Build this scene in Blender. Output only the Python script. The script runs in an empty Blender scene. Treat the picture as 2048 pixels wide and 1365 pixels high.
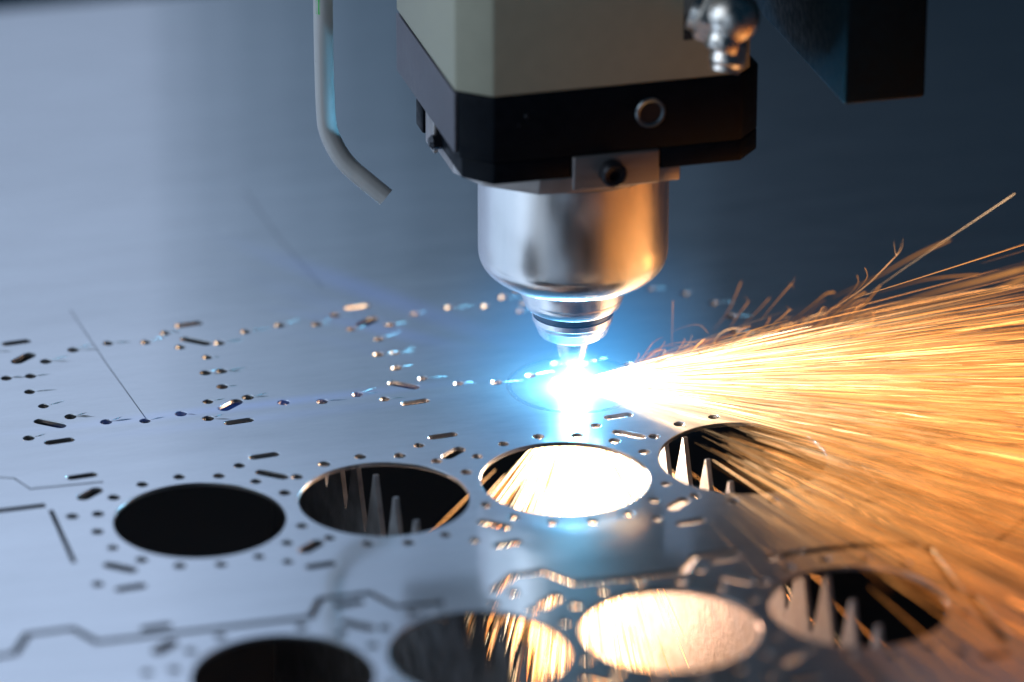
import bpy, bmesh, math, random
import numpy as np
from mathutils import Vector, Matrix

# 1 Blender unit = 1 cm.  Origin: the laser's focus on the top of the sheet.
# X runs along the rows of cut-outs, Y away from the viewer, Z up.
scene = bpy.context.scene
scene.unit_settings.system = 'METRIC'
scene.unit_settings.scale_length = 0.01
C = scene.collection
rnd = random.Random(7)
rng = np.random.default_rng(7)

# ------------------------------------------------------------------ camera
F_PX, PITCH, YAW = 9964.58, 0.4158, 0.2606
CAM = Vector((-26.1836, -92.9901, 43.6437))
fwd = Vector((math.sin(YAW)*math.cos(PITCH), math.cos(YAW)*math.cos(PITCH), -math.sin(PITCH)))
rgt = Vector((math.cos(YAW), -math.sin(YAW), 0.0))
upv = rgt.cross(fwd)
cam = bpy.data.cameras.new('camera')
cam_ob = bpy.data.objects.new('camera', cam); C.objects.link(cam_ob)
M = Matrix((rgt, upv, -fwd)).transposed().to_4x4(); M.translation = CAM
cam_ob.matrix_world = M
cam.sensor_width = 36.0
cam.lens = F_PX/2048*36
cam.clip_start = 1.0; cam.clip_end = 2000.0
cam.dof.use_dof = True
cam.dof.focus_distance = 104.5
cam.dof.aperture_fstop = 0.06
scene.camera = cam_ob

# ------------------------------------------------------------------ world and lamps
world = bpy.data.worlds.new('World'); scene.world = world
world.use_nodes = True
wb = world.node_tree.nodes['Background']
wb.inputs[0].default_value = (0.06, 0.27, 0.52, 1); wb.inputs[1].default_value = 0.045
scene.view_settings.view_transform = 'Standard'
scene.view_settings.look = 'None'
scene.view_settings.exposure = 0.0
scene.view_settings.gamma = 1.0
scene.cycles.use_denoising = True
scene.cycles.max_bounces = 6
scene.cycles.sample_clamp_indirect = 12.0
scene.cycles.caustics_reflective = False
scene.cycles.caustics_refractive = False

def area_lamp(name, loc, target, sx, sy, radiance, col):
    l = bpy.data.lights.new(name, 'AREA'); l.shape = 'RECTANGLE'; l.size = sx; l.size_y = sy
    l.energy = radiance*math.pi*sx*sy; l.color = col
    o = bpy.data.objects.new(name, l); C.objects.link(o)
    d = Vector(target)-Vector(loc)
    o.matrix_world = Matrix.Translation(loc) @ d.to_track_quat('-Z', 'Y').to_matrix().to_4x4()
    return o

def point_lamp(name, loc, watts, col, r):
    l = bpy.data.lights.new(name, 'POINT'); l.energy = watts; l.color = col; l.shadow_soft_size = r
    o = bpy.data.objects.new(name, l); o.location = loc; C.objects.link(o); return o

# unseen lamps: ones put in for the sheet to mirror, added fills, a side key
# added lamp grid graded like a bright wall behind the machine: brightest high on the left, dimmer low down and to the right
col_edges = (-42.0, -2.5, -1.5, -0.3, 1.1, 2.7, 4.5, 6.6, 9.0, 13.5)
low_f = (1.0, 0.76, 0.60, 0.48, 0.39, 0.29, 0.19, 0.10, 0.03)
high_f = (1.0, 0.92, 0.85, 0.78, 0.71, 0.64, 0.56, 0.47, 0.34)
row_edges = (2.4, 8.5, 12.5, 17.0, 24.0, 48.0)
row_rad = (0.82, 0.92, 1.10, 1.36, 1.68)
for iz in range(5):
    z0, z1 = row_edges[iz], row_edges[iz+1]; mixf = (0.0, 0.10, 0.40, 0.75, 1.0)[iz]
    for ix in range(9):
        x0, x1 = col_edges[ix], col_edges[ix+1]; f_ = low_f[ix]*(1-mixf)+high_f[ix]*mixf; t_ = ix/8
        area_lamp('reflection_lamp', ((x0+x1)/2, 33.5, (z0+z1)/2), ((x0+x1)/2, 0, (z0+z1)/2), x1-x0, z1-z0, row_rad[iz]*f_, (0.63-0.24*t_*(1-0.6*mixf), 0.76-0.07*t_, 1.0))
area_lamp('far_fill', (24.0, 40.0, 50.0), (24.0, 0, 50.0), 18.0, 40.0, 0.18, (0.50, 0.72, 1.0))  # unseen fill added to brighten the sheet's lower right
area_lamp('left_fill', (-48.0, 8.0, 22.0), (0, 0, 2), 60.0, 34.0, 2.0, (0.66, 0.82, 1.0))  # unseen fill added to brighten the left of the nozzle body
area_lamp('side_lamp', (-60.0, -25.0, 45.0), (0, 0, 6), 50.0, 50.0, 1.3, (0.86, 0.94, 1.0))
area_lamp('front_fill', (-62.0, -85.0, 26.0), (0, 0, 3), 50.0, 40.0, 0.9, (0.66, 0.82, 1.0))  # unseen soft fill added for the head
# the cut itself: plasma above the sheet, burning metal above and below it
point_lamp('plasma_lamp', (-0.03, -0.12, 0.16), 4400.0, (0.20, 0.66, 1.0), 0.10)
point_lamp('spark_lamp', (3.2, -0.9, 0.35), 110.0, (1.0, 0.42, 0.12), 0.3)
point_lamp('spark_lamp', (7.0, -1.8, 0.5), 110.0, (1.0, 0.40, 0.10), 0.5)
point_lamp('shower_lamp', (-0.1, -0.3, -1.5), 3200.0, (1.0, 0.72, 0.56), 0.5)
point_lamp('shower_lamp', (-0.1, -0.8, -5.5), 650.0, (1.0, 0.50, 0.33), 0.6)

# ------------------------------------------------------------------ materials
def mat(name, col, rough=0.5, metal=0.0, aniso=0.0, tangent=None, coat=0.0, coat_rough=0.05, noise=None, bump=None, spec=0.5):
    m = bpy.data.materials.new(name); m.use_nodes = True
    nt = m.node_tree; b = nt.nodes['Principled BSDF']
    b.inputs['Base Color'].default_value = (*col, 1)
    b.inputs['Roughness'].default_value = rough
    b.inputs['Metallic'].default_value = metal
    b.inputs['Specular IOR Level'].default_value = spec
    if coat:
        b.inputs['Coat Weight'].default_value = coat; b.inputs['Coat Roughness'].default_value = coat_rough
    if aniso:
        b.inputs['Anisotropic'].default_value = aniso
        if tangent == 'Z':
            t = nt.nodes.new('ShaderNodeTangent'); t.direction_type = 'RADIAL'; t.axis = 'Z'
            nt.links.new(t.outputs[0], b.inputs['Tangent'])
        elif tangent:
            t = nt.nodes.new('ShaderNodeCombineXYZ')
            for i in range(3): t.inputs[i].default_value = tangent[i]
            nt.links.new(t.outputs[0], b.inputs['Tangent'])
    tc = None
    if noise or bump:
        tc = nt.nodes.new('ShaderNodeTexCoord')
    if noise:      # (scale xyz, amount of colour change, amount of roughness change)
        mp = nt.nodes.new('ShaderNodeMapping'); mp.inputs['Scale'].default_value = noise[0]
        nz = nt.nodes.new('ShaderNodeTexNoise'); nz.inputs['Scale'].default_value = 1.0; nz.inputs['Detail'].default_value = 4
        nt.links.new(tc.outputs['Object'], mp.inputs[0]); nt.links.new(mp.outputs[0], nz.inputs['Vector'])
        mx = nt.nodes.new('ShaderNodeMapRange')
        mx.inputs['From Min'].default_value = 0.3; mx.inputs['From Max'].default_value = 0.7
        mx.inputs['To Min'].default_value = 1-noise[1]; mx.inputs['To Max'].default_value = 1+noise[1]
        nt.links.new(nz.outputs[0], mx.inputs[0])
        vm = nt.nodes.new('ShaderNodeVectorMath'); vm.operation = 'SCALE'
        vm.inputs[0].default_value = col
        nt.links.new(mx.outputs[0], vm.inputs['Scale']); nt.links.new(vm.outputs[0], b.inputs['Base Color'])
        mr = nt.nodes.new('ShaderNodeMapRange')
        mr.inputs['From Min'].default_value = 0.3; mr.inputs['From Max'].default_value = 0.7
        mr.inputs['To Min'].default_value = rough*(1-noise[2]); mr.inputs['To Max'].default_value = rough*(1+noise[2])
        nt.links.new(nz.outputs[0], mr.inputs[0]); nt.links.new(mr.outputs[0], b.inputs['Roughness'])
    if bump:       # (scale xyz, strength, distance)
        mp = nt.nodes.new('ShaderNodeMapping'); mp.inputs['Scale'].default_value = bump[0]
        nz = nt.nodes.new('ShaderNodeTexNoise'); nz.inputs['Scale'].default_value = 1.0; nz.inputs['Detail'].default_value = 3
        bp = nt.nodes.new('ShaderNodeBump'); bp.inputs['Strength'].default_value = bump[1]; bp.inputs['Distance'].default_value = bump[2]
        nt.links.new(tc.outputs['Object'], mp.inputs[0]); nt.links.new(mp.outputs[0], nz.inputs['Vector'])
        nt.links.new(nz.outputs[0], bp.inputs['Height']); nt.links.new(bp.outputs[0], b.inputs['Normal'])
    return m

m_sheet = mat('rolled_steel', (0.50, 0.53, 0.57), 0.09, 0.9, noise=((0.35, 1.5, 1), 0.04, 0.2), bump=((0.5, 2, 1), 0.02, 0.02))
def haze_lobe(m, rough, share):
    # mill-rolled steel: part of the reflection is sharp, part is spread by the fine rolling grain
    nt = m.node_tree; b = nt.nodes['Principled BSDF']; out = nt.nodes['Material Output']
    c = nt.nodes.new('ShaderNodeBsdfPrincipled')
    for k in ('Base Color', 'Metallic', 'Normal'):
        c.inputs[k].default_value = b.inputs[k].default_value
        if b.inputs[k].links: nt.links.new(b.inputs[k].links[0].from_socket, c.inputs[k])
    c.inputs['Roughness'].default_value = rough
    mx = nt.nodes.new('ShaderNodeMixShader')
    tc = nt.nodes.new('ShaderNodeTexCoord'); mp = nt.nodes.new('ShaderNodeMapping'); mp.inputs['Scale'].default_value = (0.35, 1.1, 1)
    nz = nt.nodes.new('ShaderNodeTexNoise'); nz.inputs['Scale'].default_value = 1.0; nz.inputs['Detail'].default_value = 6; nz.inputs['Roughness'].default_value = 0.65
    mr = nt.nodes.new('ShaderNodeMapRange'); mr.inputs['From Min'].default_value = 0.3; mr.inputs['From Max'].default_value = 0.7
    mr.inputs['To Min'].default_value = share-0.09; mr.inputs['To Max'].default_value = share+0.09
    nt.links.new(tc.outputs['Object'], mp.inputs[0]); nt.links.new(mp.outputs[0], nz.inputs['Vector']); nt.links.new(nz.outputs[0], mr.inputs[0]); nt.links.new(mr.outputs[0], mx.inputs[0])
    nt.links.new(b.outputs[0], mx.inputs[1]); nt.links.new(c.outputs[0], mx.inputs[2]); nt.links.new(mx.outputs[0], out.inputs['Surface'])
haze_lobe(m_sheet, 0.36, 0.46)
m_beige = mat('beige_enamel', (0.40, 0.40, 0.32), 0.5, noise=((3, 3, 3), 0.04, 0.1), bump=((14, 14, 14), 0.15, 0.01))
m_black = mat('black_anodised', (0.003, 0.005, 0.009), 0.45, 0.0, noise=((5, 5, 5), 0.2, 0.2), spec=0.10)
m_arm = mat('black_paint', (0.0015, 0.011, 0.018), 0.5, 0.0, noise=((5, 5, 5), 0.15, 0.2), spec=0.08)
m_grey = mat('grey_anodised', (0.14, 0.14, 0.17), 0.5, 0.3, noise=((4, 4, 4), 0.06, 0.1))
m_turned = mat('turned_aluminium', (0.80, 0.80, 0.82), 0.19, 1.0, aniso=0.97, tangent='Z', noise=((5, 5, 0.3), 0.03, 0.12))
m_ground = mat('ground_aluminium', (0.48, 0.45, 0.45), 0.42, 0.9, noise=((4, 4, 2), 0.06, 0.15))
m_lug = mat('brushed_aluminium', (0.30, 0.28, 0.29), 0.45, 0.9, noise=((1, 1, 12), 0.05, 0.15))
m_chrome = mat('nickel_plate', (0.80, 0.76, 0.72), 0.32, 1.0, noise=((4, 4, 4), 0.04, 0.3))
m_copper = mat('nozzle_copper', (0.72, 0.62, 0.55), 0.25, 1.0, aniso=0.6, tangent='Z')
m_inset = mat('black_inset', (0.012, 0.012, 0.016), 0.3)
m_groove = mat('dark_groove', (0.10, 0.12, 0.15), 0.35, 0.9)  # even dark metal for the groove band
m_ring = mat('steel_ring', (0.22, 0.27, 0.31), 0.3, 0.9)
m_tube = mat('grey_tube', (0.52, 0.52, 0.53), 0.36, 0.15, noise=((3, 3, 1), 0.05, 0.15), bump=((60, 60, 30), 0.25, 0.01))
m_green = mat('green_print', (0.05, 0.55, 0.10), 0.5)
m_ink = mat('black_print', (0.015, 0.015, 0.02), 0.6)
m_screw = mat('blackened_steel', (0.02, 0.022, 0.03), 0.3, 0.6)
m_slat = mat('slat_steel', (0.36, 0.37, 0.40), 0.55, 0.4, noise=((2, 2, 2), 0.25, 0.15), bump=((6, 6, 6), 0.3, 0.05))
m_bed = mat('dark_bed', (0.004, 0.0045, 0.006), 0.9, noise=((0.5, 0.5, 0.5), 0.3, 0.1))  # one near-black colour for the bed
m_splash = mat('splash_deposit', (0.50, 0.52, 0.54), 0.42, 0.35, noise=((9, 9, 9), 0.15, 0.1))
m_glare = mat('glare_metal', (0.45, 0.49, 0.54), 0.24, 0.9)  # metal of the ring that stands for glare on the sheet
m_scratch = mat('scratch_groove', (0.10, 0.11, 0.13), 0.5, 0.6)

def emit_attr(name):
    m = bpy.data.materials.new(name); m.use_nodes = True; nt = m.node_tree; nt.nodes.clear()
    o = nt.nodes.new('ShaderNodeOutputMaterial'); e = nt.nodes.new('ShaderNodeEmission'); a = nt.nodes.new('ShaderNodeAttribute')
    a.attribute_name = 'glow_colour'
    nt.links.new(a.outputs['Color'], e.inputs[0]); e.inputs[1].default_value = 1.0
    nt.links.new(e.outputs[0], o.inputs[0])
    m.cycles.emission_sampling = 'NONE'
    return m
m_spark = emit_attr('burning_metal')

# ------------------------------------------------------------------ helpers
def link(name, me, m, parent=None, smooth=False):
    o = bpy.data.objects.new(name, me); C.objects.link(o)
    if m is not None and not me.materials: me.materials.append(m)
    if parent is not None: o.parent = parent
    if smooth:
        for p in me.polygons: p.use_smooth = True
    return o

def from_bm(name, bm, m, parent=None, smooth=False):
    me = bpy.data.meshes.new(name); bmesh.ops.recalc_face_normals(bm, faces=bm.faces); bm.to_mesh(me); bm.free()
    return link(name, me, m, parent, smooth)

def tag(o, label, cat, group=None, kind=None):
    o['label'] = label; o['category'] = cat
    if group: o['group'] = group
    if kind: o['kind'] = kind
    return o

def empty(name, loc=(0, 0, 0)):
    o = bpy.data.objects.new(name, None); o.location = loc; o.empty_display_size = 0.5; C.objects.link(o); return o

def prism(bm, pts, z0, z1, bev=0.0, seg=2):
    lo = [bm.verts.new((x, y, z0)) for x, y in pts]; hi = [bm.verts.new((x, y, z1)) for x, y in pts]
    n = len(pts); fs = [bm.faces.new(lo[::-1]), bm.faces.new(hi)]
    for i in range(n): fs.append(bm.faces.new((lo[i], lo[(i+1) % n], hi[(i+1) % n], hi[i])))
    if bev:
        es = list({e for f in fs for e in f.edges})
        bmesh.ops.bevel(bm, geom=es, offset=bev, segments=seg, affect='EDGES', profile=0.5)
    return bm

def box(bm, x0, x1, y0, y1, z0, z1, bev=0.0, seg=2):
    return prism(bm, [(x0, y0), (x1, y0), (x1, y1), (x0, y1)], z0, z1, bev, seg)

def lathe(bm, prof, n=96, mtx=None, close=False):
    rows = []
    for r, z in prof:
        rows.append([bm.verts.new((r*math.cos(2*math.pi*i/n), r*math.sin(2*math.pi*i/n), z)) for i in range(n)])
    vs = [v for r in rows for v in r]
    for a, b in zip(rows, rows[1:]):
        for i in range(n): bm.faces.new((a[i], a[(i+1) % n], b[(i+1) % n], b[i]))
    if close:
        bm.faces.new(rows[0][::-1]); bm.faces.new(rows[-1])
    if mtx is not None:
        for v in vs: v.co = mtx @ v.co
    return bm

def arc(cx, cz, r, a0, a1, n=10):
    return [(cx+r*math.cos(math.radians(a0+(a1-a0)*i/n)), cz+r*math.sin(math.radians(a0+(a1-a0)*i/n))) for i in range(n+1)]

def axis_mtx(loc, d, up=(0, 0, 1)):
    q = Vector(d).to_track_quat('Z', 'Y'); return Matrix.Translation(loc) @ q.to_matrix().to_4x4()

def shade(o, ang=35):
    me = o.data
    for p in me.polygons: p.use_smooth = True
    me.set_sharp_from_angle(angle=math.radians(ang))
    return o

def tube_mesh(name, pts, rad, n=16):
    bm = bmesh.new(); rows = []
    N = len(pts)
    for k, p in enumerate(pts):
        t = (pts[min(k+1, N-1)]-pts[max(k-1, 0)]).normalized()
        a = t.cross(Vector((0.3, 0.9, 0.1))).normalized(); b = t.cross(a)
        rows.append([bm.verts.new(p+rad*(math.cos(2*math.pi*i/n)*a+math.sin(2*math.pi*i/n)*b)) for i in range(n)])
    for a, b in zip(rows, rows[1:]):
        for i in range(n): bm.faces.new((a[i], a[(i+1) % n], b[(i+1) % n], b[i]))
    return bm, rows

# ------------------------------------------------------------------ the sheet, cut as one outline with holes
THICK = 0.095
PX, PY = 3.80, 7.03                     # pitch of the rings along a row, and of the rows
X0, Y0 = -9.2, 2.58
R_BIG, R_RING, R_DOT = 1.735, 2.08, 0.118
def centre(i, j): return (X0+PX*i+0.149*j, Y0-PY*j)
def circle(cx, cy, r, n, j=0.0):
    return [(cx+r*(1+j*rnd.uniform(-1, 1))*math.cos(2*math.pi*k/n), cy+r*(1+j*rnd.uniform(-1, 1))*math.sin(2*math.pi*k/n)) for k in range(n)]
def stadium(p, q, w, n=6):
    p, q = Vector((*p, 0)), Vector((*q, 0)); d = (q-p).normalized(); s = Vector((-d.y, d.x, 0)); out = []
    a, b = p+d*w, q-d*w
    for k in range(n+1):
        t = -math.pi/2+math.pi*k/n; out.append(b+w*(math.cos(t)*d+math.sin(t)*s))
    for k in range(n+1):
        t = math.pi/2+math.pi*k/n; out.append(a+w*(math.cos(t)*d+math.sin(t)*s))
    return [(v.x, v.y) for v in out]
def strip(pts, w):                      # a closed outline round a polyline: an open kerf
    P = [Vector((*p, 0)) for p in pts]; L, R_ = [], []
    for k, p in enumerate(P):
        t0 = (P[k]-P[k-1]).normalized() if k else (P[1]-P[0]).normalized()
        t1 = (P[k+1]-P[k]).normalized() if k < len(P)-1 else t0
        t = (t0+t1).normalized(); s = Vector((-t.y, t.x, 0)); m_ = 1/max(0.5, t.dot(t1))
        L.append(p+s*w*m_); R_.append(p-s*w*m_)
    return [(v.x, v.y) for v in L]+[(v.x, v.y) for v in R_[::-1]]

loops = [[(-70, -60), (75, -60), (75, 26.1), (-70, 26.1)]]
dots = []
def near(p, q, d): return (p[0]-q[0])**2+(p[1]-q[1])**2 < d*d
def add_dot(x, y, row):
    if any(near((x, y), (a, b), 0.27) for a, b, _ in dots): return
    dots.append((x, y, row))
cols = {0: range(-1, 4), 1: range(-1, 4), 2: range(-1, 4)}
for j in (0, 1, 2):
    for i in cols[j]:
        cx, cy = centre(i, j)
        if i >= 0:
            for k in range(16):
                a = 2*math.pi*k/16+math.radians(0)
                add_dot(cx+R_RING*math.cos(a), cy+R_RING*math.sin(a), j)
            if j > 0: loops.append(circle(cx, cy, R_BIG, 80))
        # slots and single holes between this ring and the next
        even = (i % 2 == 0)
        mx = cx+PX/2
        if i == -1: add_dot(mx-0.54, cy+0.82, j)
        for s in (1, -1):
            if j == 0 and i == 3: continue
            loops.append(stadium((mx-0.33, cy+s*2.62-0.02), (mx+0.31, cy+s*2.62+0.03), 0.105))
            add_dot(mx-0.60, cy+s*2.30, j)
            falling = (even == (s > 0))
            if falling: loops.append(stadium((mx-0.33, cy+s*1.70+0.24), (mx+0.24, cy+s*1.70-0.24), 0.12))
            else: loops.append(stadium((mx-0.27, cy+s*1.76-0.21), (mx+0.25, cy+s*1.76+0.21), 0.14))
# drop dots that fall into slots
def seg_d(p, a, b):
    ax, ay = a; bx, by = b; t = max(0, min(1, ((p[0]-ax)*(bx-ax)+(p[1]-ay)*(by-ay))/((bx-ax)**2+(by-ay)**2+1e-9)))
    return math.hypot(p[0]-ax-t*(bx-ax), p[1]-ay-t*(by-ay))
def clear(d, lp, m_):
    return all(seg_d(d, lp[k], lp[(k+1) % len(lp)]) > m_ for k in range(len(lp)))
kerfs = [
    ([(-12.6, -1.45), (-12.31, -1.57), (-12.08, -2.15), (-10.6, -2.2)], 0.018),
    ([(-14.5, -3.02), (-12.9, -3.0), (-11.93, -2.98)], 0.085),
    ([(-11.86, -3.25), (-11.83, -5.7)], 0.045),
    ([(-14.5, -9.35), (-13.62, -9.25), (-13.25, -8.52), (-12.36, -8.5), (-12.02, -9.18), (-10.0, -9.2), (-7.85, -9.2), (-7.5, -8.5), (-6.5, -8.5), (-6.15, -9.2), (-5.2, -9.25)], 0.075),
    ([(-4.2, -9.05), (-3.62, -8.44), (-3.0, -8.42), (-2.56, -9.08), (-1.5, -9.14), (-0.32, -9.14), (0.07, -8.57), (1.02, -8.54)], 0.085),
    ([(1.42, -9.06), (2.0, -8.93), (3.3, -8.95), (4.5, -9.2)], 0.115),
    ([(4.64, -9.32), (4.60, -11.3)], 0.09),
    ([(4.78, -11.5), (4.76, -13.6)], 0.10),
    ([(4.52, -2.15), (4.56, -3.9)], 0.03), ([(4.57, -4.05), (4.62, -6.4)], 0.04),
    ([(8.33, -2.55), (8.38, -4.9)], 0.04),
    ([(5.54, -2.54), (6.19, -1.84), (6.55, -1.75), (6.87, -1.06), (7.73, -0.99), (8.05, -1.56)], 0.02),
    ([(7.3, -2.5), (8.30, -2.44)], 0.03),
    ([(7.2, -8.4), (6.4, -9.2), (5.87, -9.62)], 0.05),
]
kl = [strip(*k) for k in kerfs]
slots = loops[1:]
dots = [d for d in dots if all(clear(d, l, 0.16) for l in slots+kl) and not any(near(d, centre(i, j), R_BIG+0.14) for j in (1, 2) for i in range(0, 5))]
def apart(a, b, m_):
    ax0, ax1, ay0, ay1 = min(p[0] for p in a)-m_, max(p[0] for p in a)+m_, min(p[1] for p in a)-m_, max(p[1] for p in a)+m_
    if max(p[0] for p in b) < ax0 or min(p[0] for p in b) > ax1 or max(p[1] for p in b) < ay0 or min(p[1] for p in b) > ay1: return True
    return all(clear(p, b, m_) for p in a) and all(clear(p, a, m_) for p in b)
kept = []
for l in kl+sorted(slots, key=len, reverse=True):
    if all(apart(l, k, 0.05) for k in kept): kept.append(l)
    else: print('dropped loop at', l[0], len(l))
loops = [loops[0]]+kept
for x, y, j in dots: loops.append(circle(x, y, R_DOT*rnd.uniform(0.93, 1.07), 14, 0.03))

cu = bpy.data.curves.new('sheet_outline', 'CURVE'); cu.dimensions = '2D'; cu.fill_mode = 'BOTH'
for l in loops:
    sp = cu.splines.new('POLY'); sp.points.add(len(l)-1); sp.use_cyclic_u = True; sp.use_smooth = False
    for k, (x, y) in enumerate(l): sp.points[k].co = (x, y, 0, 1)
cu.extrude = THICK/2-0.012; cu.bevel_depth = 0.012; cu.bevel_resolution = 1; cu.offset = -0.012
tmp = bpy.data.objects.new('outline_tmp', cu); C.objects.link(tmp)
bpy.context.view_layer.update()
me = bpy.data.meshes.new_from_object(tmp.evaluated_get(bpy.context.evaluated_depsgraph_get()))
bpy.data.objects.remove(tmp); bpy.data.curves.remove(cu)
me.transform(Matrix.Translation((0, 0, -THICK/2))); me.materials.clear()
sheet = link('steel_sheet', me, m_sheet)
tag(sheet, 'polished steel sheet cut with rows of round holes, small dots and slots', 'metal sheet')

# whiskers of metal splashed beside the small holes, all blown to the same side
bm = bmesh.new()
for x, y, j in dots:
    if j != 0: continue
    if rnd.random() < 0.06: continue
    for w in range(rnd.choice((1, 2, 2, 3))):
        a = math.radians(rnd.gauss(4, 14)); L = rnd.uniform(0.15, 0.50); w0 = rnd.uniform(0.005, 0.011)
        p = Vector((x+R_DOT*1.04*math.cos(a), y+R_DOT*1.04*math.sin(a), 0)); d = Vector((math.cos(a), math.sin(a), 0)); s = Vector((-d.y, d.x, 0))
        bend = s*rnd.uniform(-0.05, 0.05)
        v = [bm.verts.new(p+s*w0+Vector((0, 0, 0.001))), bm.verts.new(p-s*w0+Vector((0, 0, 0.001))), bm.verts.new(p+d*L*0.5+bend*0.4+Vector((0, 0, 0.014))),
             bm.verts.new(p+d*L+bend+Vector((0, 0, 0.001)))]
        bm.faces.new((v[0], v[2], v[3])); bm.faces.new((v[2], v[1], v[3])); bm.faces.new((v[0], v[1], v[2]))
o = from_bm('metal_splash', bm, m_splash, sheet); o['kind'] = 'stuff'
for pts in ([(-9.67, 6.67), (-9.43, 3.53), (-9.16, 0.6)], [(-4.5, 12.55), (-4.34, 9.38), (-4.02, 6.46)]):
    bm = bmesh.new(); P = [Vector((*p, 0)) for p in pts]
    for a, b in zip(P, P[1:]):
        s = Vector((-(b-a).y, (b-a).x, 0)).normalized()*0.012
        vs = [bm.verts.new(q+Vector((0, 0, z))) for q, z in ((a+s, 0.0005), (a-s, 0.0005), (b-s, 0.0005), (b+s, 0.0005), (a, 0.004), (b, 0.004))]
        bm.faces.new((vs[0], vs[4], vs[5], vs[3])); bm.faces.new((vs[4], vs[1], vs[2], vs[5]))
    from_bm('scratch', bm, m_scratch, sheet)

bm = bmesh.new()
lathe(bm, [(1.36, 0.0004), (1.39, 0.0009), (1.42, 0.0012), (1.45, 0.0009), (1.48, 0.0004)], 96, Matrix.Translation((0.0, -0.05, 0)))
shade(from_bm('glare_ring', bm, m_glare, sheet), 60)  # ring of glare round the cut, put into a raised metal ring

# ------------------------------------------------------------------ under the sheet: bed and toothed slats
bm = bmesh.new(); box(bm, -70, 75, -60, 60, -15.5, -15.0)
bed = from_bm('machine_bed', bm, m_bed); bed['kind'] = 'structure'

def slat_bm():
    pts = [(-30, -10), (3.4, -10)]; p = 1.16
    y = 3.4
    while y > -30:
        pts += [(y, -1.75), (y-p*0.08, -1.75), (y-p*0.51, -0.20), (y-p*0.56, -0.20)]; y -= p
    bm = bmesh.new(); w = 0.05
    a = [bm.verts.new((-w, q[0], q[1])) for q in pts]; b = [bm.verts.new((w, q[0], q[1])) for q in pts]
    bm.faces.new(a); bm.faces.new(b[::-1])
    for i in range(len(pts)): bm.faces.new((a[i], b[i], b[(i+1) % len(pts)], a[(i+1) % len(pts)]))
    bm.normal_update(); bmesh.ops.triangulate(bm, faces=[f for f in bm.faces if len(f.verts) > 4])
    return bm
s0 = None
for x, dy, lab in ((-12.2, 0.25, 'dim toothed support slat at far left, under the darkest round hole'),
                   (-5.42, 0.1, 'grey toothed support slat seen through the second round hole from the left'),
                   (1.24, 0.22, 'brightly lit toothed support slat right of the spark shower')):
    if s0 is None: s0 = from_bm('support_slat', slat_bm(), m_slat); o = s0
    else: o = s0.copy(); C.objects.link(o)
    o.location = (x, dy, 0); o.rotation_euler = (0, 0, math.radians(7.0))
    tag(o, lab, 'support slat', 'toothed slats under the sheet')

# ------------------------------------------------------------------ laser head
AX = -0.06
head = empty('laser_head', (AX, 0, 0.3))
tag(head, 'laser cutting head with beige housing, black block and polished nozzle', 'cutting head')
def hp(name, bm, m, sm=None, parent=None):
    o = from_bm(name, bm, m)
    par = parent or head
    o.parent = par; o.matrix_parent_inverse = Matrix.Translation(-Vector(head.location))
    if sm: shade(o, sm)
    return o
OUT = [(-2.32, -2.07), (2.93, -2.07), (3.45, -1.52), (3.45, 3.5), (-2.92, 3.5), (-2.92, -1.55)]
bm = bmesh.new(); prism(bm, [(-2.33, -2.06), (2.9, -2.06), (3.2, -1.75), (3.2, 3.48), (-2.99, 3.48), (-2.99, -1.50)], 7.50, 14.0, 0.05, 3)
hp('housing', bm, m_beige, 30)
bm = bmesh.new(); prism(bm, OUT, 6.06, 7.494, 0.035, 2); hp('adapter_block', bm, m_black, 30)
bm = bmesh.new()
prism(bm, [(-2.32, -2.07), (-0.70, -2.07), (-0.70, -0.6), (1.22, -0.6), (1.22, -2.07), (2.93, -2.07), (3.45, -1.52), (3.45, 1.8), (-2.85, 1.8), (-2.85, -1.50)], 5.60, 6.05, 0.03, 2)
hp('lower_plate', bm, m_black, 30)
bm = bmesh.new(); box(bm, -3.0, -2.93, -1.50, 3.48, 6.15, 7.44, 0.015); hp('side_plate', bm, m_grey, 30)
# socket in the black block's face, and two tiny screw dimples
def ring_bm(cx, cz, y, r, w, d):
    bm = bmesh.new()
    lathe(bm, [(r-w, -0.02), (r-w, d*0.6), (r-w*0.6, d), (r-w*0.3, d), (r, d*0.5), (r, -0.02)], 40, Matrix.Translation((cx, y, cz)) @ Matrix.Rotation(math.pi/2, 4, 'X'))
    return bm
o = hp('socket_ring', ring_bm(0.98, 6.86, -2.07, 0.32, 0.085, 0.05), m_ring, 40)
bm = bmesh.new(); lathe(bm, [(0.0, 0.004), (0.235, 0.004), (0.235, 0.0)], 32, Matrix.Translation((0.98, -2.07, 6.86)) @ Matrix.Rotation(math.pi/2, 4, 'X'))
hp('socket_plug', bm, m_inset)
for sx, sz, r in ((-1.62, 7.03, 0.06), (-1.78, 6.86, 0.04)):
    bm = bmesh.new(); lathe(bm, [(0, 0.03), (r*0.7, 0.028), (r, 0.0)], 16, Matrix.Translation((sx, -2.07, sz)) @ Matrix.Rotation(math.pi/2, 4, 'X'))
    hp('grub_screw', bm, m_screw, 40)
# hardware below the side plate
bm = bmesh.new(); box(bm, -2.98, -2.75, 1.30, 1.88, 5.50, 6.14, 0.06); hp('latch', bm, m_black, 30)
bm = bmesh.new(); box(bm, -2.96, -2.85, 0.42, 1.14, 5.38, 6.14, 0.05); hp('latch_arm', bm, m_ground, 30)
bm = bmesh.new(); lathe(bm, [(0, -0.20), (0.09, -0.20), (0.155, -0.13), (0.165, 0.10), (0.165, 0.30), (0.0, 0.30)], 28, Matrix.Translation((-2.90, 0.28, 5.72)) @ Matrix.Rotation(math.pi/2, 4, 'Y'))
hp('cap_screw', bm, m_screw, 40)
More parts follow.
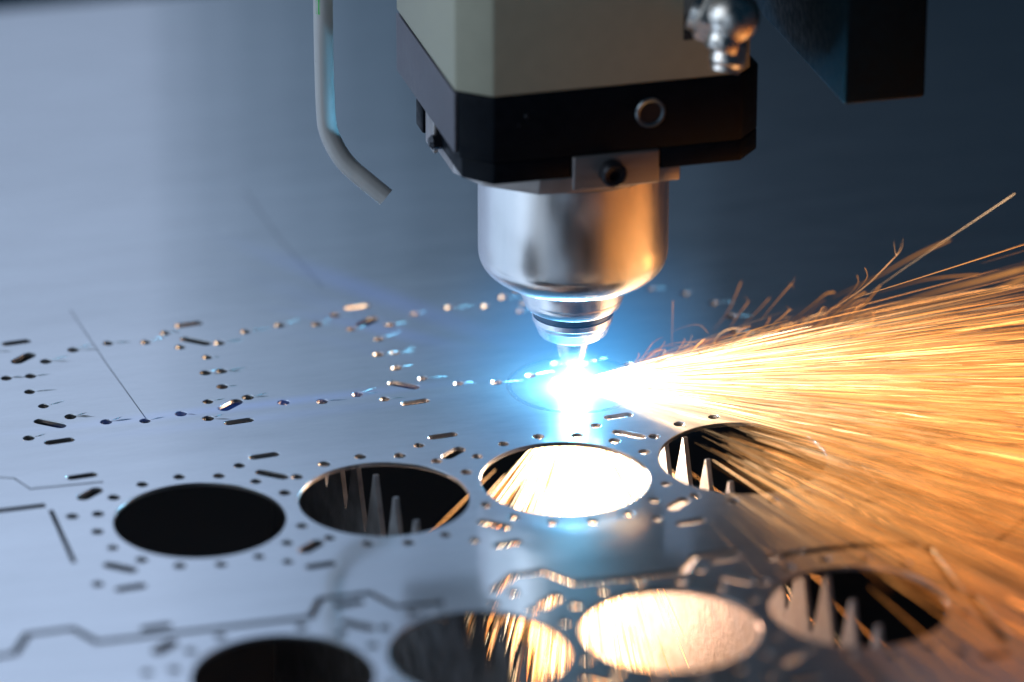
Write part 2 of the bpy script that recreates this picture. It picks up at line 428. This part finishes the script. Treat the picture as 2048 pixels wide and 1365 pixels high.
# clamp collar between block and nozzle body
oc = [(-2.75, -0.35), (-2.35, -1.2), (-1.35, -1.98), (-0.7, -2.05), (0.6, -2.02), (0.6, 1.9), (-1.6, 1.9), (-2.75, 0.9)]
bm = bmesh.new(); prism(bm, oc, 5.24, 5.595, 0.04, 2); hp('clamp_collar', bm, m_ground, 30)
bm = bmesh.new(); box(bm, -0.66, 1.19, -2.10, -0.62, 5.30, 6.045, 0.05, 3); hp('clamp_lug', bm, m_lug, 30)
bm = bmesh.new(); prism(bm, [(1.2, -1.95), (1.66, -1.95), (1.72, -1.8), (1.72, 1.0), (0.62, 1.0), (0.62, -0.6), (1.2, -0.6)], 5.26, 5.594, 0.03, 2); hp('clamp_jaw', bm, m_ground, 30)
bm = bmesh.new(); prism(bm, [(1.73, -1.35), (2.15, -1.25), (2.5, -0.6), (2.5, 1.0), (1.73, 1.0)], 5.42, 5.593, 0.02, 2); hp('jaw_step', bm, m_ground, 30)
bm = bmesh.new()
lathe(bm, [(0, 0.10), (0.09, 0.10), (0.12, 0.16), (0.12, 0.26), (0.22, 0.28), (0.27, 0.23), (0.27, -0.05)], 32, Matrix.Translation((0.16, -2.10, 5.66)) @ Matrix.Rotation(math.pi/2, 4, 'X'))
hp('clamp_screw', bm, m_screw, 40)
# polished nozzle body and what hangs below it
T = Matrix.Translation((AX, 0, 0))
body = [(1.9, 5.24), (2.0, 5.18)]+[(2.0, z) for z in (4.6, 4.0, 3.5)]+arc(1.40, 3.17, 0.60, 0, -90, 14)+[(1.13, 2.56)]
bm = bmesh.new(); lathe(bm, body, 128, T); hp('nozzle_body', bm, m_turned, 40)
bm = bmesh.new(); lathe(bm, [(1.12, 2.57), (1.12, 2.35), (1.10, 2.12), (1.06, 2.10), (1.07, 2.05), (1.02, 1.90), (0.98, 1.86), (0.86, 1.86)], 96, T); hp('nozzle_neck', bm, m_turned, 30)
bm = bmesh.new(); lathe(bm, [(0.86, 1.88), (0.86, 1.70), (0.80, 1.66)], 96, T); hp('seal_ring', bm, m_groove, 30)
bm = bmesh.new()
lathe(bm, [(0.80, 1.68), (0.86, 1.66), (0.86, 1.55), (0.83, 1.52), (0.81, 1.44), (0.79, 1.42), (0.73, 1.24), (0.69, 1.20), (0.30, 1.20)], 96, T); hp('nozzle_nut', bm, m_turned, 30)
bm = bmesh.new(); lathe(bm, [(0.38, 1.22), (0.36, 1.0), (0.30, 0.72), (0.21, 0.50), (0.10, 0.48), (0.10, 0.8)], 64, T); hp('nozzle_tip', bm, m_copper, 40)
# blurred plated elbow on the housing's front, with the recess's shade put into a flat black strip
bm = bmesh.new(); box(bm, 1.66, 2.05, -2.062, -2.03, 8.35, 14.0, 0.01); hp('recess_strip', bm, m_inset)
bm = bmesh.new(); lathe(bm, [(0.0, -0.62), (0.20, -0.62), (0.28, -0.58), (0.30, -0.40)]+arc(0.0, 0.0, 0.46, -50, 90, 12), 40, axis_mtx((2.40, -2.95, 9.12), (0.35, 0.25, 0.75)) @ Matrix.Scale(1.25, 4))
fit = hp('pipe_elbow', bm, m_chrome, 60)
bm = bmesh.new(); lathe(bm, [(0.0, -0.16), (0.44, -0.16), (0.50, -0.10), (0.50, 0.10), (0.44, 0.16), (0, 0.16)], 6, axis_mtx((2.02, -2.62, 9.42), (0.9, -0.5, -0.35)) @ Matrix.Scale(1.25, 4)); hp('hex_nut', bm, m_chrome, None, fit)
bm = bmesh.new(); lathe(bm, [(0, -0.5), (0.36, -0.5), (0.36, 0.15), (0.40, 0.17), (0.40, 0.30), (0.30, 0.34), (0, 0.34)], 32, axis_mtx((2.20, -2.78, 9.30), (0.9, -0.5, -0.35)) @ Matrix.Scale(1.25, 4)); hp('elbow_stub', bm, m_chrome, 40, fit)
bm = bmesh.new(); lathe(bm, [(0, -0.1), (0.27, -0.1), (0.30, -0.05), (0.30, 0.30), (0.24, 0.36), (0.24, 0.44), (0, 0.44)], 32, axis_mtx((2.30, -3.00, 8.84), (-0.25, -0.2, -0.85)) @ Matrix.Scale(1.25, 4)); hp('elbow_outlet', bm, m_chrome, 40, fit)

# ------------------------------------------------------------------ black gantry bracket on the right
bm = bmesh.new(); box(bm, 4.78, 6.55, -3.1, 7.0, 7.0, 16.0, 0.10, 3)
o = shade(from_bm('bracket_arm', bm, m_arm), 30)
tag(o, 'black square bracket arm hanging to the right of the cutting head', 'bracket')

# ------------------------------------------------------------------ grey tube on the left, bent towards the cut
ctrl = [Vector(p) for p in ((-4.7, 2.7, 11.44), (-4.72, 2.7, 9.81), (-4.74, 2.7, 8.61), (-4.75, 2.7, 8.16), (-4.75, 2.7, 6.83), (-4.74, 2.65, 5.67), (-4.69, 2.6, 5.23), (-4.53, 2.45, 4.82), (-4.31, 2.3, 4.51), (-3.98, 2.1, 4.21), (-3.63, 1.9, 3.91))]
def catmull(P, n=8):
    out = []
    for k in range(len(P)-1):
        a, b, c, d = P[max(k-1, 0)], P[k], P[k+1], P[min(k+2, len(P)-1)]
        for i in range(n):
            t = i/n; out.append(0.5*((2*b)+(-a+c)*t+(2*a-5*b+4*c-d)*t*t+(-a+3*b-3*c+d)*t**3))
    out.append(P[-1]); return out
path = catmull(ctrl, 12)
tube = empty('air_tube', ctrl[-1]); tag(tube, 'grey air tube left of the cutting head, its open end bent towards the cut', 'tube')
def tp(name, bm, m):
    o = from_bm(name, bm, m); o.parent = tube; o.matrix_parent_inverse = Matrix.Translation(-Vector(tube.location)); shade(o, 40); return o
bm, rows = tube_mesh('pipe', path, 0.205, 24)
_, inner = None, None
n = 24; end = rows[-1]; t = (path[-1]-path[-2]).normalized()
ib = [bm.verts.new(path[-1]+(v.co-path[-1])*0.72) for v in end]; ic = [bm.verts.new(v.co-t*0.8) for v in ib]
for i in range(n):
    bm.faces.new((end[i], end[(i+1) % n], ib[(i+1) % n], ib[i])); bm.faces.new((ib[i], ib[(i+1) % n], ic[(i+1) % n], ic[i]))
tp('pipe', bm, m_tube)
# print on the tube: a green mark near the top and small black strokes down its left side
def on_tube(s):
    k = min(range(len(path)), key=lambda q: abs(path[q].z-s)); t = (path[min(k+1, len(path)-1)]-path[max(k-1, 0)]).normalized(); return path[k], t
def patch(z, ang, w, h, m, name):
    p, t = on_tube(z); v = (CAM-p).normalized(); side = t.cross(v).normalized(); nrm = side.cross(t).normalized()
    if nrm.dot(v) < 0: nrm = -nrm
    bm = bmesh.new(); g = []
    for iz in range(3):
        g.append([bm.verts.new(p-t*h*(iz/2-0.5)+0.2075*(math.cos(a)*nrm+math.sin(a)*(-rgt if side.dot(rgt) > 0 else -rgt))) for a in [ang+w*(q/4-0.5) for q in range(5)]])
    for a, b in zip(g, g[1:]):
        for i in range(4): bm.faces.new((a[i], a[i+1], b[i+1], b[i]))
    tp(name, bm, m)
patch(8.09, 0.62, 0.6, 0.35, m_green, 'green_mark')
for z, a, w, h in ((6.80, 0.95, 0.30, 0.02), (6.76, 1.1, 0.05, 0.06), (6.67, 0.9, 0.05, 0.02), (6.58, 0.95, 0.06, 0.05), (6.54, 1.0, 0.28, 0.02), (5.99, 1.0, 0.15, 0.02), (5.90, 1.05, 0.12, 0.03), (5.82, 1.0, 0.15, 0.02), (5.32, 0.75, 0.28, 0.02)):
    patch(z, a, w, h, m_ink, 'printed_stroke')

# ------------------------------------------------------------------ the cut: plasma, with bloom and flare as added glowing volumes
bm = bmesh.new(); bmesh.ops.create_uvsphere(bm, u_segments=32, v_segments=20, radius=1.0)
for v in bm.verts: w_ = 0.24 if v.co.z < 0.2 else 0.24-0.17*(v.co.z-0.2)/0.8; v.co = Vector((v.co.x*w_, v.co.y*w_, 0.02+max(0.0, v.co.z+0.35)*0.40))
m = bpy.data.materials.new('plasma'); m.use_nodes = True; nt = m.node_tree; nt.nodes.clear()
o_ = nt.nodes.new('ShaderNodeOutputMaterial'); e_ = nt.nodes.new('ShaderNodeEmission'); e_.inputs[0].default_value = (0.55, 0.85, 1.0, 1); e_.inputs[1].default_value = 14.0
tr_ = nt.nodes.new('ShaderNodeBsdfTransparent'); ad_ = nt.nodes.new('ShaderNodeAddShader')
nt.links.new(e_.outputs[0], ad_.inputs[0]); nt.links.new(tr_.outputs[0], ad_.inputs[1]); nt.links.new(ad_.outputs[0], o_.inputs[0]); m.cycles.emission_sampling = 'NONE'
plasma = shade(from_bm('plasma_flare', bm, m), 180); plasma.location = (0.0, -0.05, 0)
tag(plasma, 'blinding white-blue plasma where the nozzle meets the sheet', 'plasma')

def glow(name, loc, rad, col, strength, power, squash=1.0):
    bm = bmesh.new(); bmesh.ops.create_uvsphere(bm, u_segments=32, v_segments=16, radius=1.0)
    for v in bm.verts: v.co.z = max(v.co.z, (0.012-loc[2])/(rad*squash)) if rad > 1.05 or squash < 1 or name == 'bloom_core' else v.co.z   # glow stays above the sheet
    m = bpy.data.materials.new(name+'_glow'); m.use_nodes = True; nt = m.node_tree; nt.nodes.clear()
    out = nt.nodes.new('ShaderNodeOutputMaterial'); em = nt.nodes.new('ShaderNodeEmission'); tc = nt.nodes.new('ShaderNodeTexCoord')
    ln = nt.nodes.new('ShaderNodeVectorMath'); ln.operation = 'LENGTH'; nt.links.new(tc.outputs['Object'], ln.inputs[0])
    a = nt.nodes.new('ShaderNodeMath'); a.operation = 'SUBTRACT'; a.inputs[0].default_value = 1.0; a.use_clamp = True; nt.links.new(ln.outputs['Value'], a.inputs[1])
    p = nt.nodes.new('ShaderNodeMath'); p.operation = 'POWER'; p.inputs[1].default_value = power; nt.links.new(a.outputs[0], p.inputs[0])
    s = nt.nodes.new('ShaderNodeMath'); s.operation = 'MULTIPLY'; s.inputs[1].default_value = strength; nt.links.new(p.outputs[0], s.inputs[0])
    em.inputs[0].default_value = (*col, 1); nt.links.new(s.outputs[0], em.inputs[1]); nt.links.new(em.outputs[0], out.inputs['Volume'])
    o = from_bm(name, bm, m); o.location = loc; o.scale = (rad, rad, rad*squash)
    return o
g = glow('bloom_volume', (0, -0.1, 0.15), 4.4, (0.01, 0.38, 1.0), 0.38, 2.8)  # bloom round the cut, put in as a glowing volume
tag(g, 'blue bloom round the nozzle tip, built as a glowing volume', 'bloom glow', kind='stuff')
g = glow('bloom_core', (0, -0.1, 0.2), 0.8, (0.30, 0.75, 1.0), 8.0, 2.5)  # brighter middle of the added bloom
tag(g, 'white-blue core of the added bloom right at the cut', 'bloom glow', kind='stuff')

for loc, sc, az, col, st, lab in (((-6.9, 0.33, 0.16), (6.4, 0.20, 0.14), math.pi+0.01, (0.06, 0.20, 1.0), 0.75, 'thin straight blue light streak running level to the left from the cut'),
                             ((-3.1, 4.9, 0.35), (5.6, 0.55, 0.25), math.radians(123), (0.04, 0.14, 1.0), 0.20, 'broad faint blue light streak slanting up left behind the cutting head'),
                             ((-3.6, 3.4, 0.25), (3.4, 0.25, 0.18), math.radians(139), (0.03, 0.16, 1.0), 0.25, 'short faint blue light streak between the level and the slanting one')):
    g = glow('flare_streak', loc, 1.0, col, st, 1.3)  # streaks of flare light built as added glowing volumes
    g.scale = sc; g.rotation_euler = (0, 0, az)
    tag(g, lab, 'light streak', 'added blue flare streaks', kind='thing')
g = glow('orange_sheen', (8.2, -3.4, 0.55), 1.0, (1.0, 0.36, 0.10), 0.085, 1.0)  # orange light on the sheet, put in as a glowing volume
g.scale = (7.0, 4.2, 1.1); g.rotation_euler = (0, math.radians(-2), -YAW-0.22)
tag(g, 'soft orange light over the sheet within the spark fan, built as a glowing volume', 'added glow', kind='stuff')

# ------------------------------------------------------------------ sparks
def streak_mesh(name, P, R_, H):
    """P (n,k,3) points, R_ (n,k) radii, H (n,k,3) radiance: thin three-sided filaments"""
    n, k, _ = P.shape
    T_ = np.gradient(P, axis=1); T_ /= np.linalg.norm(T_, axis=2, keepdims=True)+1e-9
    ref = np.where(np.abs(T_[..., 2:3]) < 0.9, np.array([0, 0, 1.0]), np.array([1.0, 0, 0]))
    A = np.cross(T_, ref); A /= np.linalg.norm(A, axis=2, keepdims=True)+1e-9
    B = np.cross(T_, A)
    V = np.stack([P+R_[..., None]*(math.cos(a)*A+math.sin(a)*B) for a in (0, 2.0944, 4.18879)], 2)
    idx = np.arange(n*k*3).reshape(n, k, 3); fs = []
    for s in range(3):
        s2 = (s+1) % 3
        fs.append(np.stack([idx[:, :-1, s], idx[:, :-1, s2], idx[:, 1:, s2], idx[:, 1:, s]], -1).reshape(-1, 4))
    F = np.concatenate(fs)
    me = bpy.data.meshes.new(name); me.vertices.add(n*k*3); me.vertices.foreach_set('co', V.reshape(-1).astype(np.float32))
    me.loops.add(F.size); me.loops.foreach_set('vertex_index', F.reshape(-1).astype(np.int32))
    me.polygons.add(len(F)); me.polygons.foreach_set('loop_start', np.arange(0, F.size, 4, dtype=np.int32))
    at = me.attributes.new('glow_colour', 'FLOAT_COLOR', 'POINT')
    col = np.ones((n, k, 3, 4), np.float32); col[..., :3] = H[:, :, None, :]
    at.data.foreach_set('color', col.reshape(-1)); me.update(); me.validate()
    me.materials.append(m_spark)
    return me

FW = np.array([math.sin(YAW), math.cos(YAW), 0]); RT = np.array([math.cos(YAW), -math.sin(YAW), 0]); UP = np.array([0, 0, 1.0])
HOT = np.array([1.0, 0.74, 0.44]); MID = np.array([1.0, 0.41, 0.11]); COOL = np.array([1.0, 0.285, 0.055])
def heat(t):
    t = np.clip(t, 0, 1)[..., None]
    return np.where(t > 0.5, MID+(HOT-MID)*(t-0.5)*2, COOL+(MID-COOL)*t*2)

def jet(n, seed, smin=0.2, lift=1.0):
    g_ = np.random.default_rng(seed)
    a = np.radians(np.where(g_.random(n) < 0.54, g_.normal(-14, 11, n), g_.uniform(-58, 8, n)))
    el = np.radians(np.abs(g_.normal(0, 5.0, n))*lift+0.4)
    d = np.cos(el)[:, None]*(np.cos(a)[:, None]*RT+np.sin(a)[:, None]*FW)+np.sin(el)[:, None]*UP
    low = np.clip((-np.degrees(a)-26)/10, 0, 1)
    s0_ = smin+np.minimum(g_.exponential(4.2, n), 13)+low*g_.uniform(3.5, 8.0, n); L = g_.uniform(0.8, 5.0, n)
    k = 6; t = np.linspace(0, 1, k)
    s = s0_[:, None]+L[:, None]*t
    P = np.array([0.12, -0.05, 0.10])+s[..., None]*d[:, None, :]
    side = np.cross(d, UP); side /= np.linalg.norm(side, axis=1, keepdims=True)
    c1 = g_.normal(0, 0.0025, n); c2 = g_.normal(-0.001, 0.002, n)
    P = P+(c1[:, None]*s**2)[..., None]*side[:, None, :]+(c2[:, None]*s**2)[..., None]*UP
    P[..., 2] = np.maximum(P[..., 2], 0.02)
    r = np.exp(g_.normal(math.log(0.0048), 0.45, n))
    R_ = r[:, None]*np.array([0.3, 0.9, 1, 1, 0.8, 0.2])
    temp = np.clip(1.05-s/13+g_.normal(0, 0.15, n)[:, None], 0, 1)
    pw = np.exp(g_.normal(-0.12, 0.75, n))[:, None]*(1.2+5.5*np.exp(-s/2.0))*(1-0.35*low)[:, None]
    H = heat(temp)*pw[..., None]
    return P, R_, H
P, R_, H = jet(9500, 11)
# the sparks that show largest are objects of their own, the rest of the fan is one mass
size = R_.max(1)*np.linalg.norm(P[:, -1]-P[:, 0], axis=1)
inside = (P[:, 2, 0] < 9.0) & (P[:, 2, 0] > 2.0) & (P[:, 2, 1] > -7)
order = np.argsort(-(size*inside))
big, rest = order[:240], order[240:]
for q in big:
    o = link('spark', streak_mesh('spark', P[q:q+1], R_[q:q+1], H[q:q+1]), None)
    q0, q1 = P[q, 0], P[q, -1]; m_ = (q0+q1)/2; az_ = math.degrees(math.atan2(m_ @ FW, m_ @ RT)); r_ = np.linalg.norm(m_)
    side_ = 'upper edge' if az_ > -6 else 'middle' if az_ > -22 else 'lower edge' if az_ > -38 else 'outermost lower fringe'
    far_ = 'white-hot spark nearest to the cut' if r_ < 3.6 else 'yellow-orange spark halfway out' if r_ < 6.5 else 'deep orange spark far out to the right'
    tag(o, far_+', in the fan\'s '+side_, 'spark', 'sparks in the orange fan')

def bounces(n, seed):
    g_ = np.random.default_rng(seed)
    a = np.radians(g_.uniform(-6, 24, n)); r0 = g_.uniform(1.2, 6.5, n); k = 6; t = np.linspace(0, 1, k)
    d = np.cos(a)[:, None]*RT+np.sin(a)[:, None]*FW
    L = g_.uniform(0.15, 0.9, n); h = L*g_.uniform(0.3, 1.5, n)
    base = d*r0[:, None]+np.array([0, 0, 1.0])*(0.02+0.10*r0[:, None]*g_.random(n)[:, None])
    curl = g_.normal(0, 0.25, n)
    P = base[:, None, :]+(L[:, None]*t)[..., None]*d[:, None, :]*0.8+((h[:, None]*(t-0.55*t*t)))[..., None]*UP+((curl*L)[:, None]*t**3)[..., None]*(-RT+UP*0.3)
    R_ = np.exp(g_.normal(math.log(0.006), 0.35, n))[:, None]*np.array([0.4, 0.8, 1, 1, 0.9, 0.3])
    H = heat(np.clip(g_.normal(0.35, 0.15, n), 0, 1))[:, None, :]*(np.exp(g_.normal(-0.2, 0.6, n))[:, None]*np.array([0.4, 0.6, 0.8, 1, 1.2, 1.0]))[..., None]
    return P, R_, H
Pb, Rb, Hb = bounces(1000, 3)
gc = np.random.default_rng(21); nc = 900                      # the hot, nearly level core of the fan
ac = np.radians(gc.normal(-9, 5.5, nc)); ec = np.radians(np.abs(gc.normal(1.5, 2.2, nc))+0.3)
dc = np.cos(ec)[:, None]*(np.cos(ac)[:, None]*RT+np.sin(ac)[:, None]*FW)+np.sin(ec)[:, None]*UP
sc = (0.2+np.minimum(gc.exponential(2.6, nc), 8))[:, None]+gc.uniform(1.0, 4.5, nc)[:, None]*np.linspace(0, 1, 6)
Pc = np.array([0.12, -0.05, 0.10])+sc[..., None]*dc[:, None, :]
Rc = np.exp(gc.normal(math.log(0.0065), 0.4, nc))[:, None]*np.array([0.3, 0.9, 1, 1, 0.8, 0.2])
Hc = heat(np.clip(1.25-sc/11, 0, 1))*(np.exp(gc.normal(0.5, 0.6, nc))[:, None]*(0.6+3*np.exp(-sc/3.5)))[..., None]
Pb, Rb, Hb = np.concatenate([Pb, Pc]), np.concatenate([Rb, Rc]), np.concatenate([Hb, Hc])
o = link('spark_jet', streak_mesh('spark_jet', np.concatenate([P[rest], Pb]), np.concatenate([R_[rest], Rb]), np.concatenate([H[rest], Hb])), None)
o['kind'] = 'stuff'; tag(o, 'dense fan of orange sparks shooting right from the cut', 'sparks')

def single(label, lines, r, power, temp=0.45):
    """one spark that stands alone: a main line and the short lines it bursts into, one mesh"""
    PP, RR, HH = [], [], []
    for q, ln in enumerate(lines):
        c = np.array([list(v) for v in catmull([Vector(p) for p in ln], 6)]); c = c[np.linspace(0, len(c)-1, 12).round().astype(int)]
        w = np.linspace(0.25, 1, 12) if q == 0 else np.linspace(0.8, 0.2, 12)
        w[-1] *= 0.5
        PP.append(c); RR.append(r*(1 if q == 0 else 0.6)*w)
        HH.append(heat(np.full(12, temp))*(power*(np.linspace(0.35, 1.1, 12) if q == 0 else np.linspace(1.1, 0.4, 12)))[:, None])
    o = link('spark', streak_mesh('spark', np.array(PP), np.array(RR), np.array(HH)), None)
    tag(o, label, 'spark', 'sparks standing out above the fan'); return o
single('longest thin straight spark, ending highest of all at the upper right', [[(6.43, -0.17, 1.41), (7.73, -0.15, 2.21), (8.95, -0.14, 2.93), (9.74, -0.14, 3.4)]], 0.009, 2.6, 0.8)
single('long rising spark whose tip splits into three upright prongs', [[(4.75, -0.78, 1.06), (5.47, -0.79, 1.46), (6.2, -0.78, 1.9), (6.89, -0.7, 2.49)], [(6.89, -0.7, 2.49), (6.87, -0.63, 2.63), (6.87, -0.56, 2.79)], [(6.89, -0.7, 2.49), (7.02, -0.67, 2.63), (7.06, -0.59, 2.84)], [(6.89, -0.7, 2.49), (6.97, -0.67, 2.6), (7.01, -0.62, 2.74)]], 0.009, 1.7, 0.6)
single('steep straight spark, second to rise above the fan from the nozzle', [[(3.62, 1.84, 0.03), (4.02, 1.95, 0.43), (4.35, 2.13, 1.01)]], 0.010, 0.75)
single('slanting spark whose tip curls back to the left', [[(3.75, 1.33, 0.15), (4.06, 1.42, 0.52), (4.32, 1.48, 0.8)], [(4.32, 1.48, 0.8), (4.28, 1.52, 0.88), (4.22, 1.56, 0.91)]], 0.010, 0.8)
single('slanting plain spark between the curled one and the star-tipped one', [[(4.17, 1.48, 0.24), (4.51, 1.52, 0.51), (4.83, 1.57, 0.8)]], 0.010, 0.7)
single('slanting spark with a tiny star burst at its tip', [[(4.39, 0.9, 0.57), (4.78, 0.98, 0.96), (5.13, 1.04, 1.3)], [(5.13, 1.04, 1.3), (5.18, 1.05, 1.36), (5.23, 1.09, 1.47)], [(5.13, 1.04, 1.3), (5.18, 1.01, 1.27), (5.15, 0.98, 1.2)], [(5.13, 1.04, 1.3), (5.10, 1.04, 1.33), (5.07, 1.04, 1.32)]], 0.009, 1.0)
single('short spark with a small hooked tip below the star-tipped one', [[(4.35, 0.26, 0.63), (4.61, 0.28, 0.84), (4.88, 0.31, 1.04)], [(4.88, 0.31, 1.04), (4.84, 0.34, 1.09), (4.79, 0.36, 1.11)], [(4.88, 0.31, 1.04), (4.92, 0.31, 1.03), (4.94, 0.31, 1.0)]], 0.010, 1.2)
single('short spark bending over at its tip like a walking stick', [[(5.07, -0.31, 0.79), (5.27, -0.25, 1.04), (5.45, -0.2, 1.25)], [(5.45, -0.2, 1.25), (5.5, -0.22, 1.25), (5.52, -0.25, 1.18)]], 0.010, 1.3)
single('upright spark nearest to the nozzle, almost vertical', [[(2.37, 0.76, 0.08), (2.44, 0.97, 0.58), (2.52, 1.21, 1.14)]], 0.009, 0.8)
single('thin arched spark right of the nozzle, bowing over to the right', [[(2.28, 0.6, 0.67), (2.6, 0.57, 0.79), (2.91, 0.5, 0.82), (3.07, 0.39, 0.65)]], 0.006, 0.9)
single('low flat arched spark just above the start of the fan', [[(1.69, 0.12, 0.5), (2.12, 0.07, 0.65), (2.54, -0.02, 0.69), (2.84, -0.13, 0.64)]], 0.007, 1.2)
single('thin spark curving upright at its tip, left of the three-pronged one', [[(5.52, -0.52, 1.34), (5.93, -0.5, 1.62), (6.13, -0.46, 1.84), (6.13, -0.38, 2.0)]], 0.007, 0.8)
single('thin spark sweeping up into a hook close below the three-pronged one', [[(5.42, -1.08, 1.54), (5.87, -1.04, 1.9), (6.15, -0.98, 2.18), (6.12, -0.89, 2.38)]], 0.008, 0.8)
single('broad blurred spark beside the longest thin one', [[(3.7, -5.93, 4.05), (4.64, -5.99, 4.45), (5.39, -6.02, 4.82), (6.1, -6.08, 5.11)]], 0.030, 0.55, 0.5)
single('broad blurred brown spark rising to the right edge, topmost there', [[(4.41, -6.7, 4.01), (5.51, -6.84, 4.34), (6.42, -6.99, 4.55), (7.36, -7.13, 4.78)]], 0.050, 0.75, 0.5)
single('broad blurred spark just below the topmost one at the right edge', [[(4.78, -7.27, 4.21), (5.87, -7.45, 4.44), (6.58, -7.58, 4.58), (7.17, -7.63, 4.81)]], 0.050, 0.7, 0.5)
single('faint blurred spark arching flat towards the upper right', [[(4.91, -5.25, 3.75), (5.65, -5.36, 3.94), (6.2, -5.47, 4.03), (6.92, -5.64, 4.08)]], 0.022, 0.55, 0.4)
single('sharp bright spark along the upper rim of the fan', [[(4.7, 0.54, 0.21), (6.68, 0.31, 0.86), (8.24, 0.01, 1.11), (10.02, -0.37, 1.33)]], 0.011, 1.6, 0.6)
single('sharp bright spark running level beneath the upper rim of the fan', [[(3.68, -0.07, 0.5), (5.61, -0.44, 0.82), (7.53, -0.84, 1.07), (9.64, -1.29, 1.33)]], 0.010, 1.8, 0.7)
single('blurred spark flattening out at its top, left of the blurred pair', [[(3.09, -5.03, 3.18), (3.63, -5.0, 3.55), (3.87, -4.99, 3.72), (4.05, -5.02, 3.75)]], 0.026, 0.6, 0.45)
single('steeper of two blurred sparks crossing below the three-pronged one', [[(4.08, -4.9, 2.8), (4.67, -4.85, 3.25), (5.12, -4.77, 3.69)]], 0.022, 0.55, 0.4)
single('flatter of two blurred sparks crossing below the three-pronged one', [[(3.83, -4.8, 2.87), (4.43, -4.74, 3.35), (4.81, -4.75, 3.56)]], 0.026, 0.6, 0.45)

def shower(n, seed):
    g_ = np.random.default_rng(seed)
    ph = g_.uniform(0, 2*math.pi, n); tail = g_.random(n) < 0.24
    th = np.radians(np.where(tail, g_.uniform(6, 42, n), np.abs(g_.normal(0, 13, n))))
    ph = np.where(tail & (g_.random(n) < 0.2), g_.normal(math.pi, 0.6, n), ph)
    d = np.stack([np.sin(th)*np.cos(ph), np.sin(th)*np.sin(ph), -np.cos(th)], 1)
    d[:, 0] += 0.13; d /= np.linalg.norm(d, axis=1, keepdims=True)
    s0_ = 0.1+np.minimum(g_.exponential(5.0, n), 12); L = g_.uniform(0.7, 3.0, n); k = 5; t = np.linspace(0, 1, k); s = s0_[:, None]+L[:, None]*t
    P = np.array([0.0, -0.05, -0.2])+s[..., None]*d[:, None, :]
    P[..., 2] -= 0.004*s**2
    r = np.exp(g_.normal(math.log(0.0095), 0.4, n)); R_ = r[:, None]*np.array([0.3, 1, 1, 0.9, 0.2])
    temp = np.clip(1.05-s/16+g_.normal(0, 0.35, n)[:, None], 0, 1)
    pw = np.exp(g_.normal(0.8, 0.7, n))[:, None]*(1.2+5*np.exp(-s/4.0))
    return P, R_, heat(temp)*pw[..., None]
o = link('spark_shower', streak_mesh('spark_shower', *shower(2900, 5)), None)
o['kind'] = 'stuff'; tag(o, 'white-hot shower of sparks falling under the sheet below the cut', 'sparks')
